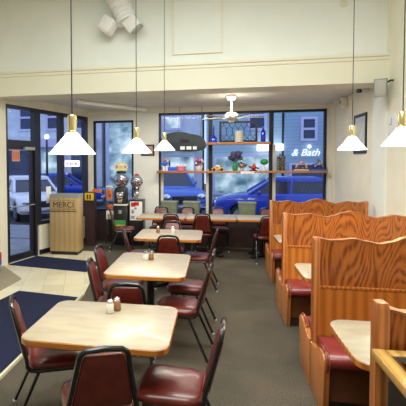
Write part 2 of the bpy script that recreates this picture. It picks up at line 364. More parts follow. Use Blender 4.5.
b = MB().tube([(-2.6, 7.9, 2.99), (-2.1, 8.6, 2.99), (-1.5, 9.4, 2.99)], .05, 10); tag(b.build('ceiling_pipe', 'white'), 'white pipe running slantwise under the low ceiling near the entrance', 'pipe')

# windows
def frame_window(name, x0, x1, z0, z1, bars, m='frame_black', label='', t=0.05):
    w_ = struct(empty(name, ((x0 + x1) / 2, BY, z0)), label, 'window'); mx = Matrix.Translation((-(x0 + x1) / 2, -BY, -z0))
    b = MB(mx); y0, y1 = BY - .055, BY + .03
    for a in ((x0, x0 + t, z0, z1), (x1 - t, x1, z0, z1), (x0, x1, z0, z0 + t), (x0, x1, z1 - t, z1)): b.box(a[0], a[1], y0, y1, a[2], a[3])
    b.build('frame', m, w_, smooth=False)
    for x in bars: MB(mx).box(x - .045, x + .045, y0, y1, z0 + t, z1 - t).build('mullion', m, w_, smooth=False)
    xs = [x0 + t] + list(bars) + [x1 - t]
    for a, c in zip(xs, xs[1:]): MB(mx).box(a, c, BY + .0, BY + .006, z0 + t, z1 - t).build('pane', 'pane', w_, smooth=False)
    return w_
frame_window('window_1', -2.78, -1.83, 0.70, 2.79, [], label='tall single window behind the gumball machines', t=.045)
wb = frame_window('window_2', -1.25, 2.30, 0.60, 2.93, [-0.10, 1.19], label='wide street window behind the toy shelf', t=.05)
for x in (-1.17, -0.165, 1.245):
    MB(Matrix.Translation((-.525, -BY, -.6))).box(x - .03, x + .03, BY - .10, BY - .06, 0.60, 1.66 if x < 1 else 2.2).build('shelf_post', 'frame_light', wb, smooth=False)
# left street wall glazing: door with transom, two fixed panes
wl = struct(empty('window_3', lw(1.7, 0, .6)), 'two tall entrance panes beside the glass door', 'window'); mx = Matrix.Translation(-lw(1.7, 0, .6)) @ LM
b = MB(mx)
for a in ((.80, .92, .60, 2.87), (1.55, 1.68, .60, 2.87), (2.46, 2.58, .60, 2.87), (.92, 2.46, .60, .67), (.92, 2.46, 2.80, 2.87)): b.box(a[0], a[1], -.09, .01, a[2], a[3])
b.build('frame', 'frame_black', wl, smooth=False)
for a in ((.92, 1.55), (1.68, 2.46)): MB(mx).box(a[0], a[1], -.045, -.039, .67, 2.80).build('pane', 'pane', wl, smooth=False)
dr = struct(empty('door_1', lw(.4, 0, 0)), 'black framed glass entrance door with transom', 'door'); mx = Matrix.Translation(-lw(.4, 0, 0)) @ LM
b = MB(mx)
for a in ((-.03, .03, 0, 2.87), (.74, .80, 0, 2.87), (.03, .74, 2.81, 2.87), (.03, .74, 2.12, 2.24)): b.box(a[0], a[1], -.09, .012, a[2], a[3])
b.build('frame', 'frame_black', dr, smooth=False)
b = MB(mx)
for a in ((.032, .085, .01, 2.115), (.655, .738, .01, 2.115), (.085, .655, .01, .13), (.085, .655, 2.07, 2.115)): b.box(a[0], a[1], -.07, -.02, a[2], a[3])
lf = b.build('door_leaf', 'frame_black', dr, smooth=False)
MB(mx).box(.085, .655, -.048, -.042, .13, 2.07).build('pane', 'pane', lf, smooth=False)
MB(mx).tube([(.05, .03, 1.02), (.70, .03, 1.02)], .014).build('push_bar', 'chrome', lf)
MB(mx).box(.45, .72, -.02, .045, 2.06, 2.12, .006).build('door_closer', 'grey', lf)
MB(mx).box(.03, .74, -.048, -.042, 2.24, 2.81).build('transom_pane', 'pane', dr, smooth=False)
b = MB(LM).box(-.20, -.03, 0, .03, 0, 2.95); struct(b.build('trim_5', 'trim_cream', smooth=False), 'cream casing left of the door', 'trim')

# notices on the glass
b = MB(LM).box(.18, .38, -.040, -.036, 1.85, 2.06); ns = tag(b.build('notice', 'skin', smooth=False), 'orange-red square notice taped inside the entrance door', 'notice')
b = MB(LM)
for k in range(4): b.box(.20 + .045 * k, .222 + .045 * k, -.036, -.035, 1.88, 2.03)
b.build('print', 'red', ns, smooth=False)
b = MB(LM).box(1.13, 1.28, -.038, -.035, 1.00, 1.34); tag(b.build('paper_sheet', 'paper', smooth=False), 'white paper sheet taped on the pane beside the door', 'paper')

# ------------------------------------------------------------------ floor mats
def floor_mat(pts, m, label, border=None):
    cx = sum(p[0] for p in pts) / len(pts); cy = sum(p[1] for p in pts) / len(pts)
    b = MB(Matrix.Translation((-cx, -cy, 0))); b.loft([[(x, y, z) for x, y in pts] for z in (0.0045, 0.012)])
    o = b.build('floor_mat', m, smooth=False); o.location = (cx, cy, 0); tag(o, label, 'mat'); return o
floor_mat([(-3.60, 7.03), (-2.09, 6.78), (-2.00, 7.50), (-3.40, 7.80)], 'navy_mat', 'navy blue mat lying in front of the entrance door')
floor_mat([(-2.713, 5.594), (-1.80, 5.46), (-1.80, 3.3), (-3.0, 3.55)], 'navy_mat', 'navy blue mat on the tiles left of the nearest table')
gm = floor_mat([(-3.66, 6.95), (-2.958, 6.196), (-2.978, 5.546), (-3.6, 4.6), (-4.3, 5.0)], 'grey_mat', 'grey beige mat at the left edge below the door')

# ------------------------------------------------------------------ tables
def make_table(name, x0, x1, y0, y1, label, cat='table', group=None, r=.09, h=.755, base='pedestal'):
    cx, cy = (x0 + x1) / 2, (y0 + y1) / 2; w_, d = x1 - x0, y1 - y0
    t = thing(name, (cx, cy, 0), label, cat, group)
    o = rrect(w_, d, r, 7)
    def ins(k): return rrect(w_ - 2 * k, d - 2 * k, max(r - k, .01), 7)
    MB().loft([[(x, y, h - .006) for x, y in ins(.004)], [(x, y, h - .001) for x, y in ins(.004)], [(x, y, h) for x, y in ins(.006)]]).build('tabletop', 'laminate', t)
    MB().loft([[(x, y, h - .042) for x, y in ins(.006)], [(x, y, h - .036) for x, y in o], [(x, y, h - .006) for x, y in o], [(x, y, h - .003) for x, y in ins(.004)]]).build('edge_band', 'oak_edge', t)
    if base == 'pedestal':
        MB().lathe([(.045, .04), (.04, .1), (.04, h - .06), (.06, h - .045)], 16).build('column', 'black_metal', t)
        b = MB()
        for a in (0, PI / 2): b.box(-.30, .30, -.03, .03, .004, .045, .008, L=Matrix.Rotation(a + PI / 4, 4, 'Z'))
        b.build('base', 'black_metal', t)
        b = MB(); b.box(-.18, .18, -.03, .03, h - .055, h - .042); b.box(-.03, .03, -.18, .18, h - .055, h - .042); b.build('top_bracket', 'black_metal', t)
    return t
make_table('dining_table', -1.16, -.255, 2.345, 3.11, 'nearest cream laminate table with oak edge, pair of shakers on it', group='cream dining tables')
make_table('dining_table', -1.05, -.265, 3.90, 4.94, 'second cream laminate table from the front, chairs on both sides', group='cream dining tables')
make_table('dining_table', -1.13, -.18, 5.88, 6.77, 'third cream laminate table from the front, shakers on it', group='cream dining tables')
for x0, x1, l in ((-1.50, -.55, 'left table of the row along the back window'), (-.545, .405, 'middle table of the row along the back window'), (.41, 1.36, 'right table of the row along the back window, beside the booth')):
    make_table('dining_table', x0, x1, 8.14, 8.93, l, group='window row tables', r=.05)

# ------------------------------------------------------------------ chairs
def make_chair():
    root = empty('dining_chair')
    # seat cushion (front is +Y)
    def so(k, z): return [(x, y + .015, z) for x, y in rrect(.42 - 2 * k, .41 - 2 * k, .10 - k * .5, 6, taper=.10)]
    MB().loft([so(.02, .415), so(.004, .425), so(0, .445), so(.006, .462), so(.03, .478), so(.08, .487), so(.14, .49)]).build('seat', 'vinyl', root)
    # back: tapered upholstered slab that leans away from the sitter
    def yb(z): return -.195 - (z - .5) * .27
    hw = lambda z: .185 - (z - .5) * .185
    loops = []
    zs = [.50, .51, .54, .62, .72, .78, .81, .825]
    wz = [.92, .97, 1, 1, 1, .99, .95, .86]
    front, back = [], []
    for z, k in zip(zs, wz):
        h = (hw(z) - .017) * k; t = .022 if k > .96 else .013
        y = yb(z); lp = []
        for (sx, sy) in ((1, .3), (.93, 1), (0, 1.15), (-.93, 1), (-1, .3), (-1, -.3), (-.93, -1), (0, -1.0), (.93, -1), (1, -.3)): lp.append((sx * h, y + sy * t, z))
        loops.append(lp)
    MB().loft(loops).build('backrest', 'vinyl', root)
    # one bent tube: rails under the seat, uprights, rounded top
    pts = []
    def side(s):
        p = [(s * .185, .16, .408), (s * .185, -.12, .408), (s * .187, -.165, .418), (s * .187, -.188, .445), (s * hw(.5), yb(.5), .5)]
        for z in (.6, .7, .79): p.append((s * hw(z), yb(z), z))
        for a in (25, 50, 75): p.append((s * (hw(.79) - .05 + .05 * math.cos(math.radians(a))), yb(.79 + .06 * math.sin(math.radians(a))), .79 + .06 * math.sin(math.radians(a))))
        return p
    L_, R_ = side(-1), side(1)
    pts = L_ + [(0, yb(.858), .858)] + R_[::-1]
    b = MB().tube(pts, .0150, 8); b.tube([(-.185, .13, .405), (.185, .13, .405)], .010, 6); b.tube([(-.185, -.10, .405), (.185, -.10, .405)], .010, 6)
    b.build('frame', 'black_metal', root)
    for s in (-1, 1):
        for top, bot in (((s * .186, .14, .408), (s * .205, .20, .012)), ((s * .186, -.11, .408), (s * .205, -.29, .012))):
            l = MB().tube([top, bot], .0125, 8).build('leg', 'black_metal', root)
            MB().lathe([(.015, 0), (.017, .004), (.016, .022), (.012, .026)], 10, (bot[0], bot[1], 0)).build('foot_glide', 'glide', l)
    return root
proto = make_chair(); first = [True]
def chair(x, y, deg, label, group='burgundy dining chairs'):
    o = proto if first[0] else copy_tree(proto)
    first[0] = False
    o.location = (x, y, 0); o.rotation_euler = (0, 0, math.radians(deg)); tag(o, label, 'chair', group)
# deg 0 faces the windows, -90 faces right, 90 faces left
chair(-1.13, 2.88, -66, 'burgundy chair on the left side of the nearest table, beside the navy mat')
chair(-.66, 2.36, 22, 'burgundy chair turned away from us at the front edge of the nearest table')
chair(-.235, 2.58, 86, 'burgundy chair on the aisle side of the nearest table, seen edge on')
chair(-.72, 3.55, 8, 'burgundy chair with its back to us between the nearest and second tables')
chair(-.92, 4.06, -84, 'nearer of the two burgundy chairs on the left of the second table')
chair(-1.02, 4.70, -92, 'farther of the two burgundy chairs on the left of the second table')
chair(-.32, 4.05, 84, 'nearer of the two burgundy chairs on the aisle side of the second table')
chair(-.29, 4.74, 86, 'farther of the two burgundy chairs on the aisle side of the second table')
chair(-.61, 5.84, 3, 'burgundy chair with its back to us in front of the third table')
chair(-.25, 6.27, 88, 'burgundy chair on the aisle side of the third table')
chair(-1.07, 6.32, -80, 'burgundy chair on the left side of the third table')
chair(-.68, 6.70, 180, 'burgundy chair facing us on the far side of the third table')
chair(-.80, 8.22, 0, 'back-turned burgundy chair before the window row, at its left table')
chair(-.235, 8.36, 2, 'back-turned burgundy chair before the window row, at its middle table')
chair(.92, 8.16, 4, 'back-turned burgundy chair before the window row, right beside the booths')
chair(-1.86, 8.72, -78, 'burgundy chair at the left end of the window row by the gumball machines')
chair(-1.14, 9.02, 180, 'burgundy chair facing us behind the left end of the window row')
chair(-.59, 9.03, 178, 'burgundy chair facing us by the window, under the hanging dark sign')
chair(.07, 9.03, 181, 'burgundy chair facing us by the window, below the yellow toy car')
chair(1.06, 9.02, 180, 'burgundy chair facing us by the window, beside the far booth')

# ------------------------------------------------------------------ booths
WAVE = [(0, 0), (.05, -.016), (.10, -.012), (.18, .002), (.24, -.018), (.31, -.036), (.37, -.018), (.43, .018), (.5, .036)]
WAVE = WAVE + [(1 - u, z) for u, z in WAVE[-2::-1]]
def smooth_wave(n=48):
    out = []
    for i in range(n + 1):
        u = i / n
        for (a, za), (c, zc) in zip(WAVE, WAVE[1:]):
            if a <= u <= c:
                t = (u - a) / (c - a); t = t * t * (3 - 2 * t); out.append((u, za + (zc - za) * t)); break
    return out
def make_booth(x0, y, label, sides=(-1, 1), x1=2.28, H=1.205, stub=0.0):
    W = x1 - x0; t = thing('booth', (x0, y, 0), label, 'booth', 'oak booths along the right wall')
    wv = [(.05 + (W - .10) * u, H - .005 + z) for u, z in smooth_wave()]
    MB().prism([(.05, .82), (W - .05, .82)] + wv[::-1], 'y', -.024, .024).build('upper_panel', 'oak_panel', t, ang=30)
    b = MB(); ins = [(x, z) for x, z in wv]
    b.loft([[(x, -.028, z - .004), (x, .028, z - .004), (x, .028, z + .008), (x, -.028, z + .008)] for x, z in ins]); b.build('cap_edge', 'oak_shelf', t)
    MB().box(.05, W - .05, -.034, .034, .10, .82).build('lower_panel', 'oak_lower', t, smooth=False)
    MB().box(.05, W - .05, -.040, .040, .808, .830, .004).build('rail', 'oak_post', t)
    for xa, xb in ((0, .05), (W - .05, W)):
        b = MB().prism([(-.045, 0), (.045, 0), (.045, H - .02 + stub), (.03, H + .004 + stub), (-.03, H + .004 + stub), (-.045, H - .02 + stub)], 'x', xa, xb, .006); b.build('post', 'oak_post', t)
    for s in sides:
        d0, d1 = .045 * s, .43 * s; ya, yb_ = min(d0, d1), max(d0, d1)
        MB().box(.04, W - .02, min(.045 * s, .37 * s), max(.045 * s, .37 * s), 0, .10).build('toe_kick', 'dark_panel', t, smooth=False)
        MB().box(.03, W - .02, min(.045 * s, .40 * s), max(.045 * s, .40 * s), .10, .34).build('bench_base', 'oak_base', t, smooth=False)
        # cushion with a rolled front edge
        prof = [(.04, .34), (.40, .34), (.432, .352), (.445, .375), (.44, .405), (.42, .428), (.37, .442), (.25, .450), (.12, .446), (.045, .435)]
        MB().prism([(p * s, z) for p, z in prof], 'x', .032, W - .02, .012).build('seat_cushion', 'booth_vinyl', t)
        # shaped end board; its edge swells over the seat and dips towards the divider
        e = [(.02, .0), (.41, .0), (.43, .10), (.455, .33), (.458, .39), (.44, .425), (.40, .445), (.34, .45), (.28, .438), (.22, .41), (.15, .38), (.08, .37), (.02, .375)]
        MB().prism([(p * s, z) for p, z in e], 'x', -.012, .030, .005).build('end_board', 'oak_post', t)
        e2 = [(.447, .33), (.463, .36), (.464, .395), (.447, .433), (.40, .455), (.34, .460), (.28, .448), (.22, .42), (.20, .408)]
        b = MB(); b.tube([(.010, p * s, z) for p, z in e2], .010, 8); b.build('edge_roll', 'booth_vinyl', t)
    return t
make_booth(.685, 2.03, 'nearest oak booth divider, behind the glass display case', sides=(1,), H=1.168, stub=.022)
make_booth(.765, 3.62, 'second oak booth from the front, with red vinyl benches')
make_booth(.785, 5.32, 'third oak booth from the front, with red vinyl benches')
make_booth(.85, 7.10, 'farthest oak booth, its wavy top in front of the window')
def booth_table(y0, y1, x0, label):
    t = make_table('booth_table', x0, XR - .005, y0, y1, label, 'table', 'booth tables', r=.11)
    return t
booth_table(2.37, 3.05, .735, 'cream booth table between the nearest two dividers')
booth_table(4.06, 4.72, .80, 'cream booth table between the second and third dividers')
booth_table(5.86, 6.54, .83, 'cream booth table between the third and farthest dividers')

# ------------------------------------------------------------------ glass display case at the front right
t = thing('display_case', (.655, 1.15, 0), 'oak framed glass display case at the bottom right corner', 'display case')
W, D, H = .95, .815, 1.01
b = MB()
k = .055; b.box(0, k, 0, D, H - .035, H, .004); b.box(W - k, W, 0, D, H - .035, H, .004); b.box(k, W - k, 0, k, H - .035, H, .004); b.box(k, W - k, D - k, D, H - .035, H, .004)
b.build('top_frame', 'oak_case', t)
b = MB(); q_ = .012
for a in ((k, k + q_, k, D - k), (W - k - q_, W - k, k, D - k), (k + q_, W - k - q_, k, k + q_), (k + q_, W - k - q_, D - k - q_, D - k)): b.box(a[0], a[1], a[2], a[3], H - .02, H - .004)
b.build('metal_trim', 'chrome', t, smooth=False)
MB().box(k, W - k, k, D - k, H - .020, H - .012).build('glass_top', 'clear', t, smooth=False)
b = MB()
for x, y in ((0, 0), (W - .05, 0), (0, D - .05), (W - .05, D - .05)):
    MB().box(x, x + .05, y, y + .05, 0, H - .035).build('corner_post', 'oak_post', t, smooth=False)
MB().box(0.02, .026, .05, D - .05, .30, H - .035).build('side_glass', 'clear', t, smooth=False)
MB().box(.05, W - .05, D - .026, D - .02, .30, H - .035).build('back_board', 'dark_panel', t, smooth=False)
MB().box(.01, W - .01, .01, D - .01, 0.0, .30).build('base', 'oak_base', t, smooth=False)
MB().box(.03, W - .03, .03, D - .03, .58, .60).build('shelf', 'dark_panel', t, smooth=False)
t = thing('acrylic_box', (.80, 1.66, 1.0105), 'small clear acrylic box standing on the display case', 'box')
b = MB(); w_, d_ = .22, .16
for a in ((0, .004, 0, d_), (w_ - .004, w_, 0, d_), (0, w_, 0, .004), (0, w_, d_ - .004, d_)): b.box(a[0], a[1], a[2] - .16, a[3] - .16, 0, .07)
b.build('sides', 'clear', t, smooth=False); MB().box(0, w_, -.16, d_ - .16, 0, .004).build('bottom', 'clear', t, smooth=False)

# ------------------------------------------------------------------ pendant lamps
def pendant(x, y, zr, label, D=.31, power=9):
    t = thing('pendant_lamp', (x, y, zr), label, 'pendant lamp', 'white cone pendant lamps')
    R = D / 2
    prof = [(R, 0), (R * .985, .006), (R * .55, .082), (.035, .142), (.030, .148), (.024, .148), (.030, .139), (R * .53, .077), (R * .96, .003)]
    MB().lathe(prof[:] , 36).bm.free()
    b = MB(); n = 36
    lp = [[(r * math.cos(2 * PI * k / n), r * math.sin(2 * PI * k / n), z) for k in range(n)] for r, z in prof + [prof[0]]]
    b.loft(lp, cap=False); b.build('lamp_shade', 'glow_glass', t)
    MB().lathe([(.034, .138), (.038, .142), (.038, .150), (.031, .155), (.031, .250), (.027, .258), (.010, .262)], 18).build('socket', 'brass', t)
    MB().tube([(0, 0, .248), (0, 0, 4.585 - zr)], .0042, 6).build('cord', 'wire', t)
    MB().lathe([(.05, 4.575 - zr), (.06, 4.59 - zr), (.06, 4.6 - zr)], 18).build('ceiling_rose', 'brass', t)
    MB().ball((0, 0, .075), .026, 10).build('bulb', 'lamp_white', t)
    d = bpy.data.lights.new('pendant_bulb', 'POINT'); d.energy = power; d.color = (1, 0.90, 0.70); d.shadow_soft_size = .03
    o = bpy.data.objects.new('pendant_bulb', d); C.objects.link(o); o.parent = t; o.location = (0, 0, .03)
pendant(-.932, 2.74, 1.864, 'white cone pendant over the nearest table, largest on the left')
pendant(-.803, 4.42, 1.912, 'white cone pendant over the second table')
pendant(-.727, 6.30, 1.990, 'white cone pendant over the third table, in front of the dark sign')
pendant(1.434, 4.97, 1.936, 'white cone pendant over the booth between the second and third dividers', .285)
pendant(1.410, 3.65, 1.928, 'white cone pendant cut by the right edge, over the nearest booth', .285)

# ------------------------------------------------------------------ salt and pepper
def shaker(x, y, fill, label):
    t = thing('shaker', (x, y, .7555), label, 'shaker', 'glass salt and pepper shakers'); t.scale = (1.2, 1.2, 1.15)
    MB().lathe([(.021, 0), (.024, .004), (.022, .05), (.017, .062)], 10).build('glass_body', 'salt' if fill == 'salt' else 'pepper', t)
    MB().lathe([(.019, .061), (.020, .064), (.018, .076), (.008, .083)], 12).build('cap', 'chrome', t)
shaker(-.718, 2.89, 'salt', 'white salt shaker on the nearest table')
shaker(-.682, 2.95, 'pepper', 'brown pepper shaker on the nearest table')
shaker(-.735, 4.56, 'salt', 'white salt shaker on the second table')
shaker(-.675, 4.585, 'pepper', 'brown pepper shaker on the second table')
shaker(-.84, 6.42, 'pepper', 'brown shaker on the third table')
shaker(-.62, 6.45, 'salt', 'white shaker on the third table')

# ------------------------------------------------------------------ waste bin
t = thing('waste_bin', (-2.92, 8.02, 0), 'blond oak waste bin lettered MERCI beside the entrance', 'bin')
W, D = .58, .36
MB().box(-W / 2 + .02, W / 2 - .02, .02, D - .02, 0, .07).build('plinth', 'frame_black', t, smooth=False)
MB().box(-W / 2, W / 2, 0, D, .07, 1.13, .004).build('cabinet', 'oak_bin', t)
fl = MB().box(-W / 2 + .015, W / 2 - .03, -.016, 0, .87, 1.115, .003).build('push_flap', 'oak_bin', t)
text_mesh('lettering', 'MERCI', .155, 'frame_black', fl, Matrix.Translation((0, -.017, .99)) @ UPRIGHT, .001)
b = MB(); b.box(-W / 2 + .01, W / 2 - .01, -.0175, -.0155, .862, .870); b.box(-W / 2 + .02, W / 2 - .035, -.0185, -.0165, .905, .909); b.box(-W / 2 + .02, W / 2 - .035, -.0185, -.0165, 1.075, 1.079); b.build('flap_line', 'frame_black', fl, smooth=False)
b = MB(); b.box(-W / 2, W / 2, 0, D, 1.13, 1.15)
for a in ((-W / 2, W / 2, 0, .02), (-W / 2, W / 2, D - .02, D), (-W / 2, -W / 2 + .02, .02, D - .02), (W / 2 - .02, W / 2, .02, D - .02)): b.box(a[0], a[1], a[2], a[3], 1.15, 1.20)
b.build('tray_top', 'grey', t, smooth=False)
o = MB().box(-.10, .10, -.06, .06, 0, .03, .004).build('paper_stack', 'paper'); o.location = (-2.84, 8.20, 1.1505); tag(o, 'white paper stack lying on top of the oak waste bin', 'paper')

# bright box with yellow card beside the bin
t = thing('newspaper_rack', (-2.70, 9.10, 0), 'black rack with yellow and orange papers right of the waste bin', 'rack')
MB().box(-.10, .12, -.08, .10, 0, 1.18).build('stand', 'dark_panel', t, smooth=False)
MB().box(-.09, .11, -.10, -.08, 1.0, 1.16, .002).build('yellow_card', 'yellow', t)
b = MB(); b.box(-.04, -.01, -.104, -.10, 1.03, 1.13); b.box(.02, .05, -.104, -.10, 1.03, 1.13); b.build('print', 'black_plastic', t, smooth=False)
b = MB()
for k in range(4): b.box(-.08 + .05 * k, -.04 + .05 * k, -.03, .0, 1.18, 1.24 + .02 * (k % 2), L=Matrix.Rotation(.12, 4, 'Y'))
b.build('papers', 'orange', t, smooth=False)

# ------------------------------------------------------------------ gumball machines
def gumballs(parent, c, R, n, zmax):
    cols = ['red', 'yellow', 'blue', 'white', 'purple', 'brown', 'orange']
    mbs = {k: MB() for k in cols}
    for i in range(n):
        a = random.uniform(0, 2 * PI); rr = R * math.sqrt(random.random()); z = random.uniform(-.85, zmax) * R
        rr = min(rr, math.sqrt(max(0, R * R - z * z)) * .95)
        mbs[cols[i % len(cols)]].ball((c[0] + rr * math.cos(a), c[1] + rr * math.sin(a), c[2] + z), .019, 6)
    for k in cols:
        o = mbs[k].build('gumballs', k, parent); o['kind'] = 'stuff'
t = thing('gumball_machine', (-2.04, 9.32, 0), 'large round gumball machine on black stand with a lime starburst topper', 'gumball machine')
MB().box(-.135, .17, -.16, .16, 0, .88, .008).build('stand', 'black_plastic', t)
MB().box(-.135, .17, -.20, .18, .88, .91, .006).build('tray', 'offwhite', t)
MB().box(-.13, .13, -.168, -.160, .36, .56).build('green_poster', 'green', t, smooth=False)
MB().box(-.07, .10, -.171, -.168, .38, .46).build('poster_print', 'yellow', t, smooth=False)
MB().box(-.03, .04, -.172, -.160, .70, .78, .004).build('lock_plate', 'grey', t)
MB().loft([[(x, y, z) for x, y in rrect(a, a * .95, .03)] for a, z in ((.27, .91), (.27, 1.15), (.25, 1.25), (.20, 1.28))]).build('body', 'black_plastic', t)
b = MB(); b.box(-.075, .075, -.148, -.125, 1.03, 1.17, .006); b.lathe([(.04, 0), (.04, .02), (.015, .035)], 14, L=Matrix.Translation((0, -.148, 1.10)) @ Matrix.Rotation(PI / 2, 4, 'X')); b.box(-.05, .05, -.155, -.12, .94, 1.01, .004); b.build('coin_mechanism', 'chrome', t)
MB().ball((0, 0, 1.44), .175, 24).build('globe', 'globe', t)
gumballs(t, (0, 0, 1.44), .155, 150, .05)
MB().lathe([(.10, 1.585), (.12, 1.60), (.10, 1.63), (.03, 1.645)], 16).build('lid', 'black_plastic', t)
star = []
for k in range(22):
    r = (1, .82)[k % 2]; star.append((.165 * r * math.cos(2 * PI * k / 22), 1.72 + .12 * r * math.sin(2 * PI * k / 22)))
tp = MB().prism(star, 'y', -.012, .012).build('topper', 'lime', t, smooth=False)
b = MB(); b.ball((-.10, -.014, 1.73), .035, 10, (1, .2, 1)); b.ball((.10, -.014, 1.73), .032, 10, (1, .2, 1)); b.build('topper_dot', 'pink', tp)
MB().ball((0, -.014, 1.75), .04, 10, (1.3, .2, 1)).build('topper_face', 'offwhite', tp)
t = thing('gumball_machine', (-1.70, 9.36, 0), 'smaller gumball machine with chrome base on a postered black cabinet', 'gumball machine')
MB().box(-.155, .165, -.16, .16, 0, 1.01, .006).build('cabinet', 'black_plastic', t)
p = MB().box(-.12, .15, -.167, -.16, .56, .97).build('poster', 'paper', t, smooth=False)
b = MB(); b.box(-.10, .0, -.170, -.167, .86, .95); b.box(-.02, .08, -.170, -.167, .88, .96); b.build('poster_red', 'red', p, smooth=False)
b = MB(); b.ball((-.06, -.168, .75), .05, 10, (.7, .05, 1)); b.ball((0, -.168, .82), .03, 8, (1, .05, 1)); b.box(-.10, -.02, -.170, -.167, .59, .66); b.build('poster_print', 'grey', p)
MB().lathe([(.10, 1.01), (.10, 1.03), (.065, 1.06), (.055, 1.20), (.075, 1.25), (.10, 1.275)], 18).build('body', 'chrome', t)
MB().box(-.05, .05, -.10, -.05, 1.06, 1.16, .006).build('coin_mechanism', 'chrome', t)
MB().ball((0, 0, 1.40), .145, 22).build('globe', 'globe', t)
gumballs(t, (0, 0, 1.40), .125, 70, -.1)
MB().lathe([(.05, 1.535), (.06, 1.55), (.02, 1.575)], 14).build('lid', 'red', t)
t = thing('capsule_machine', (-2.268, 9.22, 0), 'narrow capsule vending machine with orange toys left of the big gumball globe', 'vending machine'); t.scale = (.70, .85, 1)
b = MB()
for x in (-.105, .105):
    for y in (-.09, .09): b.tube([(x, y, 0), (x, y, 1.28)], .009, 6)
b.build('stand', 'chrome', t)
MB().box(-.11, .11, -.10, .10, .58, .76, .004).build('coin_box', 'offwhite', t)
MB().box(-.03, .06, -.13, -.10, .60, .70, .004).build('coin_mechanism', 'chrome', t)
b = MB()
for k in range(26): b.ball((random.uniform(-.075, .075), random.uniform(-.07, .05), .80 + random.uniform(0, .08)), .028, 8)
cp = b.build('capsules', 'orange', t); cp['kind'] = 'stuff'
MB().box(-.11, .11, -.10, .10, .76, 1.28).build('clear_case', 'clear', t, smooth=False)
MB().box(-.085, .085, -.108, -.102, 1.02, 1.24).build('card', 'orange', t, smooth=False)
b = MB(); b.box(-.05, .06, -.112, -.108, 1.06, 1.14); b.ball((-.02, -.110, 1.18), .03, 8, (1, .1, 1)); b.build('card_picture', 'brown', t)
MB().box(-.115, .115, -.105, .105, 1.28, 1.31, .004).build('lid', 'offwhite', t)

# small picture on the white wall right of the gumball window
def picture(name, loc, w_, h_, normal, label, art, t_=.022, f=.03):
    t = thing(name, loc, label, 'picture'); L = Matrix.Identity(4) if normal == '-y' else Matrix.Rotation(-PI / 2, 4, 'Z')
    b = MB(L)
    for a in ((-w_ / 2, -w_ / 2 + f, -h_ / 2, h_ / 2), (w_ / 2 - f, w_ / 2, -h_ / 2, h_ / 2), (-w_ / 2 + f, w_ / 2 - f, -h_ / 2, -h_ / 2 + f), (-w_ / 2 + f, w_ / 2 - f, h_ / 2 - f, h_ / 2)): b.box(a[0], a[1], -t_, 0, a[2], a[3])
    b.build('frame', 'frame_black', t, smooth=False)
    MB(L).box(-w_ / 2 + f, w_ / 2 - f, -t_ * .5, 0, -h_ / 2 + f, h_ / 2 - f).build('print', art, t, smooth=False)
    return t
M['print_red'] = noise_mat('reddish_print', (0.45, 0.16, 0.16), (0.72, 0.5, 0.45), 9, 0.4)
M['print_grey'] = noise_mat('pale_grey_print', (0.55, 0.57, 0.5), (0.72, 0.74, 0.68), 6, 0.3)
picture('wall_picture', (-1.50, BY - .06, 2.10), .30, .25, '-y', 'small reddish picture on the white wall left of the back window', 'print_red')
picture('wall_picture', (XR, 7.86, 2.28), .62, .66, '-x', 'dark framed pale picture on the right wall beyond the booths', 'print_grey', f=.05)

# ------------------------------------------------------------------ shelves in the back window
SY0, SY1 = BY - .32, BY - .10; SZ, UZ = 1.632, 2.243
t = thing('shelf', (.52, BY - .21, SZ - .045), 'long oak shelf of toys across the back window', 'shelf')
MB().box(-1.79, 1.735, -.11, .11, 0, .045, .004).build('board', 'oak_shelf', t)
MB().box(.02, .30, -.116, -.108, -.02, .035, .002).build('price_label', 'paper', t)
t = thing('shelf', (.46, BY - .21, UZ - .045), 'short upper oak shelf holding blue bottles and a leaded glass panel', 'shelf')
MB().box(-.66, .68, -.11, .11, 0, .045, .004).build('board', 'oak_shelf', t)
for x in (-.60, .70): MB().tube([(x, .10, -.10), (x, .10, -.008), (x, -.06, -.008)], .008, 6).build('bracket', 'frame_black', t)
YS = BY - .21
K = 9.54 / 9.3
def sx(v): return v * K
# upper shelf
t = thing('leaded_glass_panel', (.49, YS + .05, UZ), 'black framed leaded glass panel standing on the upper shelf', 'panel')
W, H = .80, .46; b = MB()
for a in ((-W / 2, -W / 2 + .045, 0, H), (W / 2 - .045, W / 2, 0, H), (-W / 2 + .045, W / 2 - .045, 0, .045), (-W / 2 + .045, W / 2 - .045, H - .045, H)): b.box(a[0], a[1], -.012, .012, a[2], a[3])
b.build('frame', 'frame_black', t, smooth=False)
MB().box(-W / 2 + .03, W / 2 - .03, -.002, .002, .03, H - .03).build('pane', 'clear', t, smooth=False)
b = MB(); n = 6; cw = (W - .06) / n
for i in range(n):
    x = -W / 2 + .03 + cw * i; m_ = x + cw / 2; e = x + cw; r_ = .007
    b.tube([(x, 0, .30), (m_, 0, .37), (e, 0, .30)], r_, 5); b.tube([(m_, 0, .37), (m_, 0, H - .03)], r_, 5)
    b.tube([(x, 0, .30), (x, 0, .18)], r_, 5); b.tube([(x, 0, .18), (m_, 0, .10), (e, 0, .18)], r_, 5); b.tube([(x, 0, .03), (m_, 0, .10), (e, 0, .03)], r_, 5)
b.build('lead_lines', 'frame_black', t)
o = MB().lathe([(.06, 0), (.072, .01), (.072, .09), (.05, .125), (.018, .155), (.014, .25), (.018, .30), (.015, .32), (.016, .35)], 18).build('bottle', 'blue_glass'); o.location = (-.03, YS - .04, UZ); tag(o, 'cobalt blue long-necked bottle on the left end of the upper shelf', 'bottle')
o = MB().lathe([(.045, 0), (.05, .01), (.05, .20), (.03, .25), (.018, .27), (.017, .34), (.022, .345), (.022, .37)], 18).build('bottle', 'blue_glass'); o.location = (1.00, YS - .02, UZ); tag(o, 'cobalt blue straight bottle on the right end of the upper shelf', 'bottle')
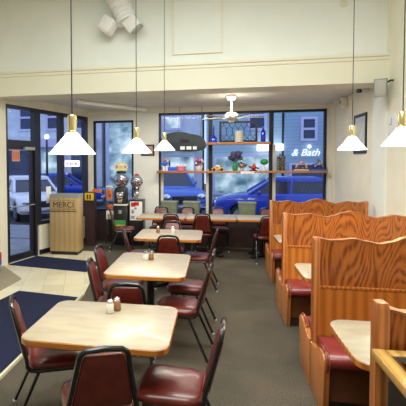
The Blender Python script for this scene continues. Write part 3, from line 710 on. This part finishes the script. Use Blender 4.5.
o = MB().lathe([(.085, 0), (.09, .008), (.09, .21), (.094, .22), (.094, .235), (.08, .24)], 20).build('crock', 'offwhite'); o.location = (.50, YS - .055, UZ); tag(o, 'cream cylindrical crock in front of the leaded glass panel', 'crock')
# lower shelf, left to right
Z = SZ
t = thing('toy_figure', (sx(-1.063), YS, Z), 'blue and white standing toy figure at the left end of the shelf', 'toy')
MB().tube([(-.03, 0, 0), (-.03, 0, .11)], [.030, .024]).build('leg', 'white', t); MB().tube([(.035, 0, 0), (.03, 0, .11)], [.030, .024]).build('leg', 'white', t)
MB().ball((0, 0, .155), .062, 12, (1, .7, .95)).build('torso', 'blue', t)
MB().ball((0, 0, .24), .042, 12).build('head', 'orange', t)
MB().tube([(-.055, 0, .18), (-.09, -.02, .12)], .017).build('arm', 'blue', t); MB().tube([(.055, 0, .18), (.10, -.02, .16), (.105, -.02, .20)], .017).build('arm', 'blue', t)
MB().box(.085, .12, -.04, .0, .10, .23, .004).build('held_block', 'frame_black', t)
t = thing('candy_bowl', (sx(-.715), YS, Z), 'pink bowl with white frilled rim on the shelf', 'bowl')
MB().lathe([(.07, 0), (.085, .01), (.10, .075), (.105, .10), (.09, .10), (.05, .04)], 18).build('bowl', 'pink', t)
b = MB()
for k in range(9): b.ball((.10 * math.cos(k * .698), .10 * math.sin(k * .698), .115), .03, 8)
b.build('frill', 'white', t)
def bouquet(t, z, R, cols, n, name='blossoms'):
    for i, c in enumerate(cols):
        b = MB()
        for k in range(n):
            a = random.uniform(0, 2 * PI); rr = R * math.sqrt(random.random()); b.ball((rr * math.cos(a), rr * math.sin(a) * .7, z + random.uniform(-.6, .8) * R), R * random.uniform(.22, .36), 7)
        b.build(name, c, t)['kind'] = 'stuff'
t = thing('flower_pot', (sx(-.335), YS, Z), 'white pot of mixed brown and purple flowers on the shelf', 'flower pot')
MB().lathe([(.06, 0), (.07, .01), (.085, .10), (.09, .11), (.075, .11)], 16).build('pot', 'white', t); bouquet(t, .18, .09, ['brown', 'purple', 'offwhite', 'pink'], 6)
t = thing('toy_car', (sx(.06), YS, Z), 'yellow toy car with an orange hood on the shelf', 'toy')
MB().prism([(-.13, .025), (.13, .025), (.13, .06), (.06, .075), (-.06, .075), (-.13, .06)], 'y', -.05, .05, .008).build('body', 'yellow', t)
MB().prism([(-.06, .072), (.055, .072), (.03, .125), (-.04, .125)], 'y', -.04, .04, .008).build('cabin', 'white', t)
MB().ball((-.02, -.03, .07), .038, 10, (1.2, .8, .8)).build('hood', 'orange', t)
for x in (-.08, .08):
    for y in (-.055, .04): MB().lathe([(.026, 0), (.03, .004), (.03, .014), (.026, .018)], 14, L=Matrix.Translation((x, y + .009 - .003, .030)) @ Matrix.Rotation(PI / 2, 4, 'X')).build('wheel', 'tyre', t)
t = thing('flower_vase', (sx(.415), YS + .03, Z), 'green vase with a big dusky purple bouquet on the shelf', 'vase')
MB().lathe([(.045, 0), (.05, .01), (.062, .07), (.04, .15), (.03, .19), (.04, .21), (.03, .21)], 16).build('vase', 'green_glass', t); bouquet(t, .31, .13, ['purple', 'purple', 'slate', 'leaf'], 9)
t = thing('glass_dish', (sx(.555), YS - .03, Z), 'silvery lidded glass dish on the shelf beside the purple bouquet', 'dish')
MB().lathe([(.05, 0), (.05, .012), (.02, .03), (.09, .10), (.105, .15), (.10, .16), (.06, .185), (.015, .195)], 20).build('dish', 'chrome', t); MB().ball((0, 0, .205), .018, 8).build('knob', 'chrome', t)
t = thing('toy_figurine', (sx(.79), YS - .02, Z), 'red and black seated figurine on the shelf', 'toy')
MB().lathe([(.08, 0), (.085, .012), (.07, .02)], 16).build('base', 'black_plastic', t)
MB().ball((0, 0, .07), .055, 10, (1.1, .8, 1)).build('body', 'red', t); MB().ball((.01, 0, .14), .032, 10).build('head', 'skin', t)
MB().tube([(-.04, 0, .07), (-.10, -.02, .09)], .016).build('arm', 'black_plastic', t); MB().tube([(.04, 0, .07), (.11, -.02, .05)], .018).build('arm', 'black_plastic', t)
t = thing('topiary', (sx(1.0), YS - .02, Z), 'small green ball topiary on a white stem on the shelf', 'topiary')
MB().lathe([(.05, 0), (.055, .01), (.02, .03), (.014, .12), (.02, .14)], 14).build('stem', 'white', t); MB().ball((0, 0, .19), .075, 14, (1.15, 1, .85)).build('ball', 'green_glass', t)
M['mosaic'] = noise_mat('dark_mosaic', (0.02, 0.02, 0.03), (0.5, 0.42, 0.3), 40, 0.4, lo=.5, hi=.62)
t = thing('vase', (sx(1.335), YS, Z), 'tall square dark mosaic vase on the shelf', 'vase')
MB().loft([[(x, y, z) for x, y in rrect(a, a, .02)] for a, z in ((.14, 0), (.15, .02), (.15, .28), (.165, .30))] ).build('vase', 'mosaic', t); bouquet(t, .31, .045, ['leaf', 'brown'], 4, 'dried_flowers')
t = thing('flower_arch', (sx(1.73), YS, Z), 'little arch of coloured flowers over figurines on the shelf', 'ornament')
b = MB(); b.tube([(.10 * math.cos(PI * k / 10), 0, .07 + .11 * math.sin(PI * k / 10)) for k in range(11)], .022, 8); b.build('arch', 'leaf', t)
MB().box(-.14, .14, -.06, .06, 0, .03, .006).build('base', 'offwhite', t)
for c, o_ in (('yellow', 0), ('pink', 1), ('white', 2)):
    b = MB()
    for k in range(o_, 11, 3): b.ball((.10 * math.cos(PI * k / 10), -.02, .07 + .11 * math.sin(PI * k / 10)), .022, 7)
    b.build('flowers', c, t)['kind'] = 'stuff'
b = MB(); b.ball((-.05, 0, .06), .03, 8, (1, 1, 1.2)); b.ball((.03, -.01, .055), .028, 8); b.build('figures', 'brown', t)
t = thing('toy_motorcycle', (sx(2.06), YS, Z), 'silver toy motorcycle on a blue base at the right end of the shelf', 'toy')
MB().loft([[(x * k, y * k, z) for x, y in rrect(.30, .14, .06)] for k, z in ((1, 0), (1, .025), (.9, .035))]).build('base', 'blue', t)
for x in (-.075, .085):
    MB().tube([(x + .05 * math.cos(2 * PI * k / 16), 0, .09 + .05 * math.sin(2 * PI * k / 16)) for k in range(16)], .010, 6, True).build('wheel', 'tyre', t)
b = MB(); b.tube([(-.075, 0, .09), (-.02, 0, .15), (.05, 0, .15), (.085, 0, .09)], .016); b.tube([(-.02, 0, .15), (-.05, 0, .17)], .02); b.tube([(.05, 0, .15), (.035, 0, .22)], .012); b.tube([(.035, -.05, .22), (.035, .05, .22)], .008); b.build('frame', 'chrome', t)
MB().ball((-.01, 0, .21), .04, 10, (.8, .8, 1.3)).build('rider', 'tub_green', t)

# pale green tubs on the window ledge
for x, l in ((-.985, 'pale green tub on the window ledge, leftmost of three'), (-.50, 'pale green tub on the window ledge, middle of three'), (.68, 'pale green tub on the window ledge, rightmost and apart')):
    t = thing('planter_tub', (x, BY - .235, .60), l, 'tub', 'pale green tubs on the ledge')
    w_ = .38
    MB().loft([[(px, py, z) for px, py in rrect(a, a * .62, .04)] for a, z in ((w_ - .05, 0), (w_ - .01, .33))]).build('tub', 'tub_green', t)
    MB().loft([[(px, py, z) for px, py in rrect(a, a * .62, .04)] for a, z in ((w_, .325), (w_ + .012, .335), (w_ + .012, .355), (w_ - .01, .365))]).build('lid', 'tub_green', t)

# hanging dark sign shaped like a loaf, with three pale slots
t = thing('hanging_sign', (-.685, BY - .30, 2.11), 'dark slate loaf-shaped sign hanging in the back window', 'sign')
pts = [(158, 143), (158, 139), (161, 133.5), (165, 130.5), (172, 129), (181, 129), (188, 131), (197, 132.5), (201.5, 136), (204, 142), (202.5, 146), (196, 148), (184, 148.5), (175, 147.8), (166, 147), (161, 146)]
ol = [((px - 181) * .0222, (139 - py) * .0222) for px, py in pts]
def chaikin(p):
    o = []
    for i in range(len(p)):
        a, c = p[i], p[(i + 1) % len(p)]; o += [(a[0] * .75 + c[0] * .25, a[1] * .75 + c[1] * .25), (a[0] * .25 + c[0] * .75, a[1] * .25 + c[1] * .75)]
    return o
ol = [(x, z + .15) for x, z in chaikin(chaikin(ol))]
MB().prism(ol, 'y', -.012, .012, .003).build('board', 'slate', t, ang=30)
for x0, x1 in ((-.06, .04), (.075, .18), (.215, .295)): MB().box(x0, x1, -.0165, -.012, -.012, .055).build('pale_slot', 'paper', t, smooth=False)
MB().box(-.06, .14, -.015, -.012, .13, .21).build('dark_patch', 'frame_black', t, smooth=False)
for x in (-.10, .38): MB().tube([(x, 0, .34 if x < 0 else .27), (x + .03, 0, .98)], .004, 5).build('wire', 'wire', t)

# ------------------------------------------------------------------ ceiling fan
t = thing('ceiling_fan', (.29, 8.1, 2.57), 'white ceiling fan under the low ceiling before the back window', 'ceiling fan')
MB().lathe([(.06, .37), (.075, .41), (.08, .46)], 20).build('canopy', 'offwhite', t)
MB().tube([(0, 0, .15), (0, 0, .44)], .016, 10).build('downrod', 'white', t)
MB().lathe([(.04, .01), (.09, .03), (.115, .06), (.115, .11), (.09, .14), (.03, .16)], 24).build('motor', 'offwhite', t)
MB().lathe([(.015, -.035), (.045, -.025), (.055, .01)], 18).build('hub_cap', 'offwhite', t)
for k in range(5):
    L = Matrix.Rotation(2 * PI * k / 5 + .12, 4, 'Z') @ Matrix.Rotation(math.radians(4), 4, 'X')
    bl = MB().loft([[(x, y, z) for x, y in rrect(.44, .13, .05, 4, cx=.38)] for z in (.055, .063)], L=L).build('blade', 'fan_blade', t)
    MB().box(.09, .22, -.02, .02, .045, .056, L=L).build('blade_arm', 'offwhite', bl, smooth=False)

# ------------------------------------------------------------------ emergency light high on the white wall
t = thing('emergency_light', (-1.36, 6.725, 3.90), 'white ribbed fixture with two square lamp heads high on the white wall', 'emergency light')
A = Vector((-.16, -.175, .52)); B = Vector((.03, -.175, .08)); pts = []; rs = []
for k in range(29): pts.append(A.lerp(B, k / 28)); rs.append(.150 + (.020 if k % 4 < 2 else 0))
MB().tube(pts, rs, 28).build('ribbed_body', 'white', t)
MB().box(-.12, .12, -.13, 0, .12, .40).build('wall_bracket', 'offwhite', t, smooth=False)
for cx, rz in ((-.27, 35), (.13, 28)):
    L = Matrix.Translation((cx, -.2, .02)) @ Matrix.Rotation(math.radians(rz if cx < 0 else -38), 4, 'Y') @ Matrix.Rotation(math.radians(-15), 4, 'Z')
    hd = MB().box(-.11, .11, -.09, .09, -.09, .12, .012, L=L).build('lamp_head', 'white', t)
    MB().box(-.095, .095, -.075, .075, -.115, -.088, .006, L=L).build('lens', 'grey' if cx > 0 else 'offwhite', hd)
    MB().tube([(cx, -.16, .05), (cx * .4, -.12, .10)], .022, 8).build('swivel', 'grey', hd)
# ring hook on the white wall, far right
t = MB().tube([(.045 * math.cos(2 * PI * k / 18), 0, .045 * math.sin(2 * PI * k / 18)) for k in range(18)], .012, 7, True).build('wall_ring', 'trim_cream'); t.location = (1.80, 6.728, 4.08); tag(t, 'cream ring fixed to the white wall near the top edge', 'ring')

# ------------------------------------------------------------------ speaker, camera, sensor, clock on the right wall
t = thing('speaker', (2.24, 6.53, 2.825), 'grey loudspeaker angled on a bracket below the beam end', 'speaker')
L = Matrix.Rotation(math.radians(-22), 4, 'Z') @ Matrix.Rotation(math.radians(8), 4, 'X')
MB().loft([[(x, y, z) for x, y in rrect(.16, .16, .03)] for z in (-.125, .125)], L=L).build('cabinet', 'grey', t)
MB().box(-.065, .065, -.088, -.078, -.105, .105, .004, L=L).build('grille', 'fan_blade', t)
MB().tube([(.06, .02, .06), (.12, .0, .10), (.157, 0, .10)], .014, 8).build('bracket', 'black_metal', t)
t = thing('security_camera', (2.33, 7.37, 2.935), 'small white security camera beside the grey loudspeaker', 'camera')
MB().tube([(.02, .04, 0), (-.12, -.06, -.02)], .042, 14).build('housing', 'white', t)
MB().tube([(-.12, -.06, -.02), (-.15, -.08, -.024)], .034, 14).build('lens', 'black_plastic', t)
MB().tube([(.0, .02, .02), (.04, .03, .08)], .012, 8).build('mount', 'white', t)
t = thing('motion_sensor', (XR - .06, 8.64, 2.92), 'small beige motion sensor high in the far right corner', 'sensor')
MB().loft([[(x, y, z) for x, y in rrect(a, a, .03)] for a, z in ((.08, -.10), (.12, -.06), (.12, .08))]).build('body', 'offwhite', t)
MB().box(-.066, -.058, -.035, .035, -.03, .03, .002).build('lens', 'brown', t)
t = thing('wall_clock', (XR, 6.49, 2.32), 'round white plate-like clock on the right wall behind the cut-off pendant', 'clock')
L = Matrix.Rotation(-PI / 2, 4, 'Y')
MB().lathe([(.15, 0), (.17, .008), (.17, .02), (.15, .028)], 32, L=L).build('rim', 'offwhite', t); MB().lathe([(.15, .018), (.147, .030)], 32, L=L).build('face', 'white', t)
b = MB(); b.box(.031, .034, -.006, .006, 0, .09, L=Matrix.Scale(-1, 4, (1, 0, 0))); b.box(.031, .034, 0, .07, -.006, .006, L=Matrix.Scale(-1, 4, (1, 0, 0))); b.build('hands', 'grey', t, smooth=False)

# box at the left edge by the door casing
t = thing('toy_box', (-3.60, 6.42, 0), 'red over blue box on feet at the left edge beside the door casing', 'box')
MB().box(-.13, .13, -.12, .12, .13, .21, .005).build('blue_base', 'blue', t)
MB().box(-.13, .13, -.12, .12, .21, .34, .005).build('red_body', 'red', t)
for x in (-.1, .1):
    for y in (-.09, .09): MB().tube([(x, y, .006), (x * .9, y * .9, .135)], .018, 8).build('foot', 'blue', t)

# ------------------------------------------------------------------ outside: street, cars, houses
b = MB().box(-30, 30, BY + .13, 12.0, -.14, -.03); struct(b.build('pavement', 'concrete', smooth=False), 'pavement outside', 'pavement')
b = MB().box(-30, 30, 12.0, 40, -.25, -.10); struct(b.build('road', 'asphalt', smooth=False), 'road outside the windows', 'road')
b = MB().box(-30, -3.8, -3, 12.0, -.16, -.05)
b2 = MB(); b2.loft([[(-30, 0, z), (-5.9, 0, z), (-2.95, BY + .12, z), (-30, BY + .12, z)] for z in (-.16, -.05)]); b.bm.free()
struct(b2.build('pavement_side', 'concrete', smooth=False), 'pavement outside the entrance', 'pavement')

def car(loc, deg, paint, label, Lc=3.9, Hc=1.45):
    t = thing('car', loc, label, 'car', 'parked cars', math.radians(deg))
    h = Lc / 2
    def arch(cx): return [(cx + .36 * math.cos(a), .30 + .34 * math.sin(a)) for a in [PI * k / 8 for k in range(9)]]
    r_, f_ = -h + .72, h - .78
    o = [(-h, .30)] + arch(r_)[::-1] + arch(f_)[::-1] + [(h, .30), (h + .02, .55), (h - .06, .74), (h - .45, .86), (h - 1.15, .95), (-h + .5, .99), (-h + .03, .92), (-h - .02, .6)]
    MB().prism(o, 'y', -.82, .82, .07).build('body', paint, t, ang=50)
    zb, zt = .94, Hc - .03
    bot = [(-h + .25, -.74), (h - 1.05, -.74), (h - 1.05, .74), (-h + .25, .74)]; top = [(-h + .72, -.58), (h - 1.78, -.58), (h - 1.78, .58), (-h + .72, .58)]
    MB().loft([[(x, y, zb) for x, y in bot], [(x, y, zt) for x, y in top]]).build('windows', 'car_glass', t, smooth=False)
    mid = [(-h + .60, -.63), (h - 1.62, -.63), (h - 1.62, .63), (-h + .60, .63)]
    MB().loft([[(x, y, zt - .09) for x, y in mid], [(x * 1.0, y * .99, zt) for x, y in mid], [(x * .8, y * .8, zt + .05) for x, y in mid]]).build('roof', paint, t, ang=60)
    for a, c in zip(bot, top): MB().tube([(a[0], a[1], zb), (c[0], c[1], zt)], .045, 8).build('pillar', paint, t)
    for y in (-1, 1): MB().tube([(-h + 1.65, .745 * y, zb), (-h + 1.60, .60 * y, zt)], .04, 8).build('pillar', paint, t)
    for x in (r_, f_):
        for y in (-.80, .62):
            L = Matrix.Translation((x, y + .18, .30)) @ Matrix.Rotation(PI / 2, 4, 'X')
            wh = MB().lathe([(.20, 0), (.30, .01), (.315, .05), (.315, .13), (.30, .17), (.20, .18)], 22, L=L).build('wheel', 'tyre', t)
            MB().lathe([(.20, -.004), (.19, .004), (.06, .03), (.06, .15), (.19, .176), (.20, .184)], 18, L=L).build('hubcap', 'chrome', wh)
    for y in (-.60, .60): MB().ball((h - .05, y, .66), .14, 12, (.5, 1.2, .7)).build('headlight', 'chrome', t)
    for y in (-.66, .66): MB().box(-h - .03, -h + .05, y - .1, y + .1, .62, .84, .01).build('tail_light', 'tail_red', t)
    MB().box(h - .06, h + .045, -.42, .42, .50, .70, .01).build('grille', 'black_plastic', t)
    MB().box(h - .06, h + .07, -.80, .80, .34, .46, .02).build('bumper', 'chrome', t)
    MB().box(-h - .06, -h + .06, -.80, .80, .34, .46, .02).build('rear_bumper', 'chrome', t)
    for y in (-.86, .86): MB().ball((h - 1.35, y, 1.0), .09, 10, (.6, 1, .7)).build('wing_mirror', paint, t)
    return t
car((1.95, 14.3, -.10), 178, 'car_blue', 'deep blue car parked side on outside the back window')
lb = car((-1.75, 15.7, -.10), -66, 'car_pale', 'light blue car with chrome front outside, left in the back window'); lb.scale = (1, 1, 1.2)
wc = car((-6.6, 14.6, -.10), -52, 'car_white', 'white car parked outside the entrance door')
car((-7.0, 19.0, -.10), 8, 'car_blue', 'blue car across the street seen through the pane beside the door')

def house(name, x0, x1, y, H, m, label, wins=(), bands=(), shop=()):
    t = thing(name, ((x0 + x1) / 2, y, -.10), label, 'building'); cx = (x0 + x1) / 2
    MB().box(x0 - cx, x1 - cx, 0, 4, 0, H).build('wall', m, t, smooth=False)
    MB().box(x0 - cx - .0, x1 - cx + .0, -.25, .1, H - .3, H).build('cornice', 'stucco', t, smooth=False)
    for (wx, wz, ww, wh, g) in wins:
        fr = MB()
        a, c, e, f = wx - cx - ww / 2, wx - cx + ww / 2, wz, wz + wh; k = .11
        for q_ in ((a, a + k, e, f), (c - k, c, e, f), (a + k, c - k, e, e + k), (a + k, c - k, f - k, f), (a + k, c - k, (e + f) / 2 - .05, (e + f) / 2 + .05)): fr.box(q_[0], q_[1], -.08, .0, q_[2], q_[3])
        fr = fr.build('window', 'lilac_trim', t, smooth=False)
        MB().box(a + k, c - k, -.03, -.01, e + k, f - k).build('pane', g, fr, smooth=False)
    for (a, c, e, f, mm) in bands: MB().box(a - cx, c - cx, -.5, 0, e, f).build('awning', mm, t, smooth=False)
    for (a, c, e, f, g) in shop:
        fr = MB()
        for q_ in ((a, a + .1, e, f), (c - .1, c, e, f), (a + .1, c - .1, e, e + .1), (a + .1, c - .1, f - .1, f)): fr.box(q_[0] - cx, q_[1] - cx, -.06, 0, q_[2], q_[3])
        fr = fr.build('shop_window', 'lilac_trim', t, smooth=False); MB().box(a + .1 - cx, c - .1 - cx, -.03, -.01, e + .1, f - .1).build('pane', g, fr, smooth=False)
    return t
HY = 21.0
house('shop_building', -13.5, -5.6, HY, 6.5, 'stucco', 'pale shop building with awnings across the street, seen through the entrance panes',
      wins=[(-9.6, 3.6, .9, 1.4, 'dark_window'), (-8.1, 3.6, .9, 1.4, 'dark_window'), (-6.6, 3.6, .9, 1.4, 'dark_window')],
      bands=[(-13.5, -9.2, 2.9, 3.3, 'stucco'), (-8.9, -5.8, 2.75, 3.15, 'lilac_trim')],
      shop=[(-12.6, -9.4, .5, 2.7, 'dark_window'), (-8.9, -7.5, .3, 2.6, 'lit_window'), (-7.3, -6.0, .3, 2.6, 'dark_window')])
house('house', -5.4, -.6, HY, 6.5, 'stucco', 'light house across the street, left in the back window',
      wins=[(-2.0, 3.5, .9, 1.4, 'lit_window')], bands=[(-2.6, -.8, 2.5, 2.75, 'lit_window')], shop=[(-5.3, -3.4, .4, 4.1, 'lit_window'), (-2.5, -.9, .3, 2.3, 'lit_window')])  # glowing awning band; tall left window added to brighten the gumball view
house('house', -.4, 3.0, HY - .3, 6.5, 'siding_teal', 'teal clapboard house across the street behind the shelves', wins=[(1.9, 3.4, .85, 1.4, 'dark_window')], bands=[(1.9, 3.0, 2.45, 2.75, 'sign_awning_glow')], shop=[(-.1, 2.7, .4, 2.3, 'lit_window')])  # awning given its own glow in place of light falling on it
hs = house('house', 3.1, 8.5, HY - .5, 6.5, 'siding_blue', 'blue clapboard house with a white sash window and a script sign', wins=[(4.12, 2.87, .70, 1.08, 'dark_window')], shop=[(3.3, 5.6, .2, 1.9, 'dark_window')])
text_mesh('sign_lettering', '& Bath', .44, 'lit_text', hs, Matrix.Translation((3.96 - 5.8, -.06, 2.34)) @ UPRIGHT, .02, .35, .006)
MB().ball((4.12 - 5.8, -.14, 2.62), .07, 12).build('wall_lamp', 'lamp_white', hs)
# lit shop sign seen in the right-hand entrance pane
t = thing('shop_sign', (-6.82, 20.0, 1.81), 'small lit pink and white shop sign seen through the entrance pane', 'sign')
MB().box(-.36, .36, -.05, .05, -.15, .15, .02).build('sign_face', 'sign_awning_glow', t)
b = MB()
for k, (x, w_) in enumerate(((-.28, .08), (-.17, .05), (-.09, .08), (.02, .05), (.16, .10))): b.box(x, x + w_, -.06, -.05, -.07, .06)
b.build('red_lettering', 'neon_red', t, smooth=False)
MB().tube([(0, 0, -.14), (0, 0, -1.85)], .03, 8).build('post', 'black_metal', t)
# street lamps
for x, y, z, l in ((-6.98, 17.2, 2.95, 'lit street lamp seen through the entrance pane'),):
    t = thing('street_lamp', (x, y, -.10), l, 'street lamp')
    MB().tube([(0, 0, 0), (0, 0, z)], [.07, .04], 10).build('pole', 'black_metal', t)
    MB().ball((0, 0, z + .09), .10, 14).build('globe', 'lamp_white', t)
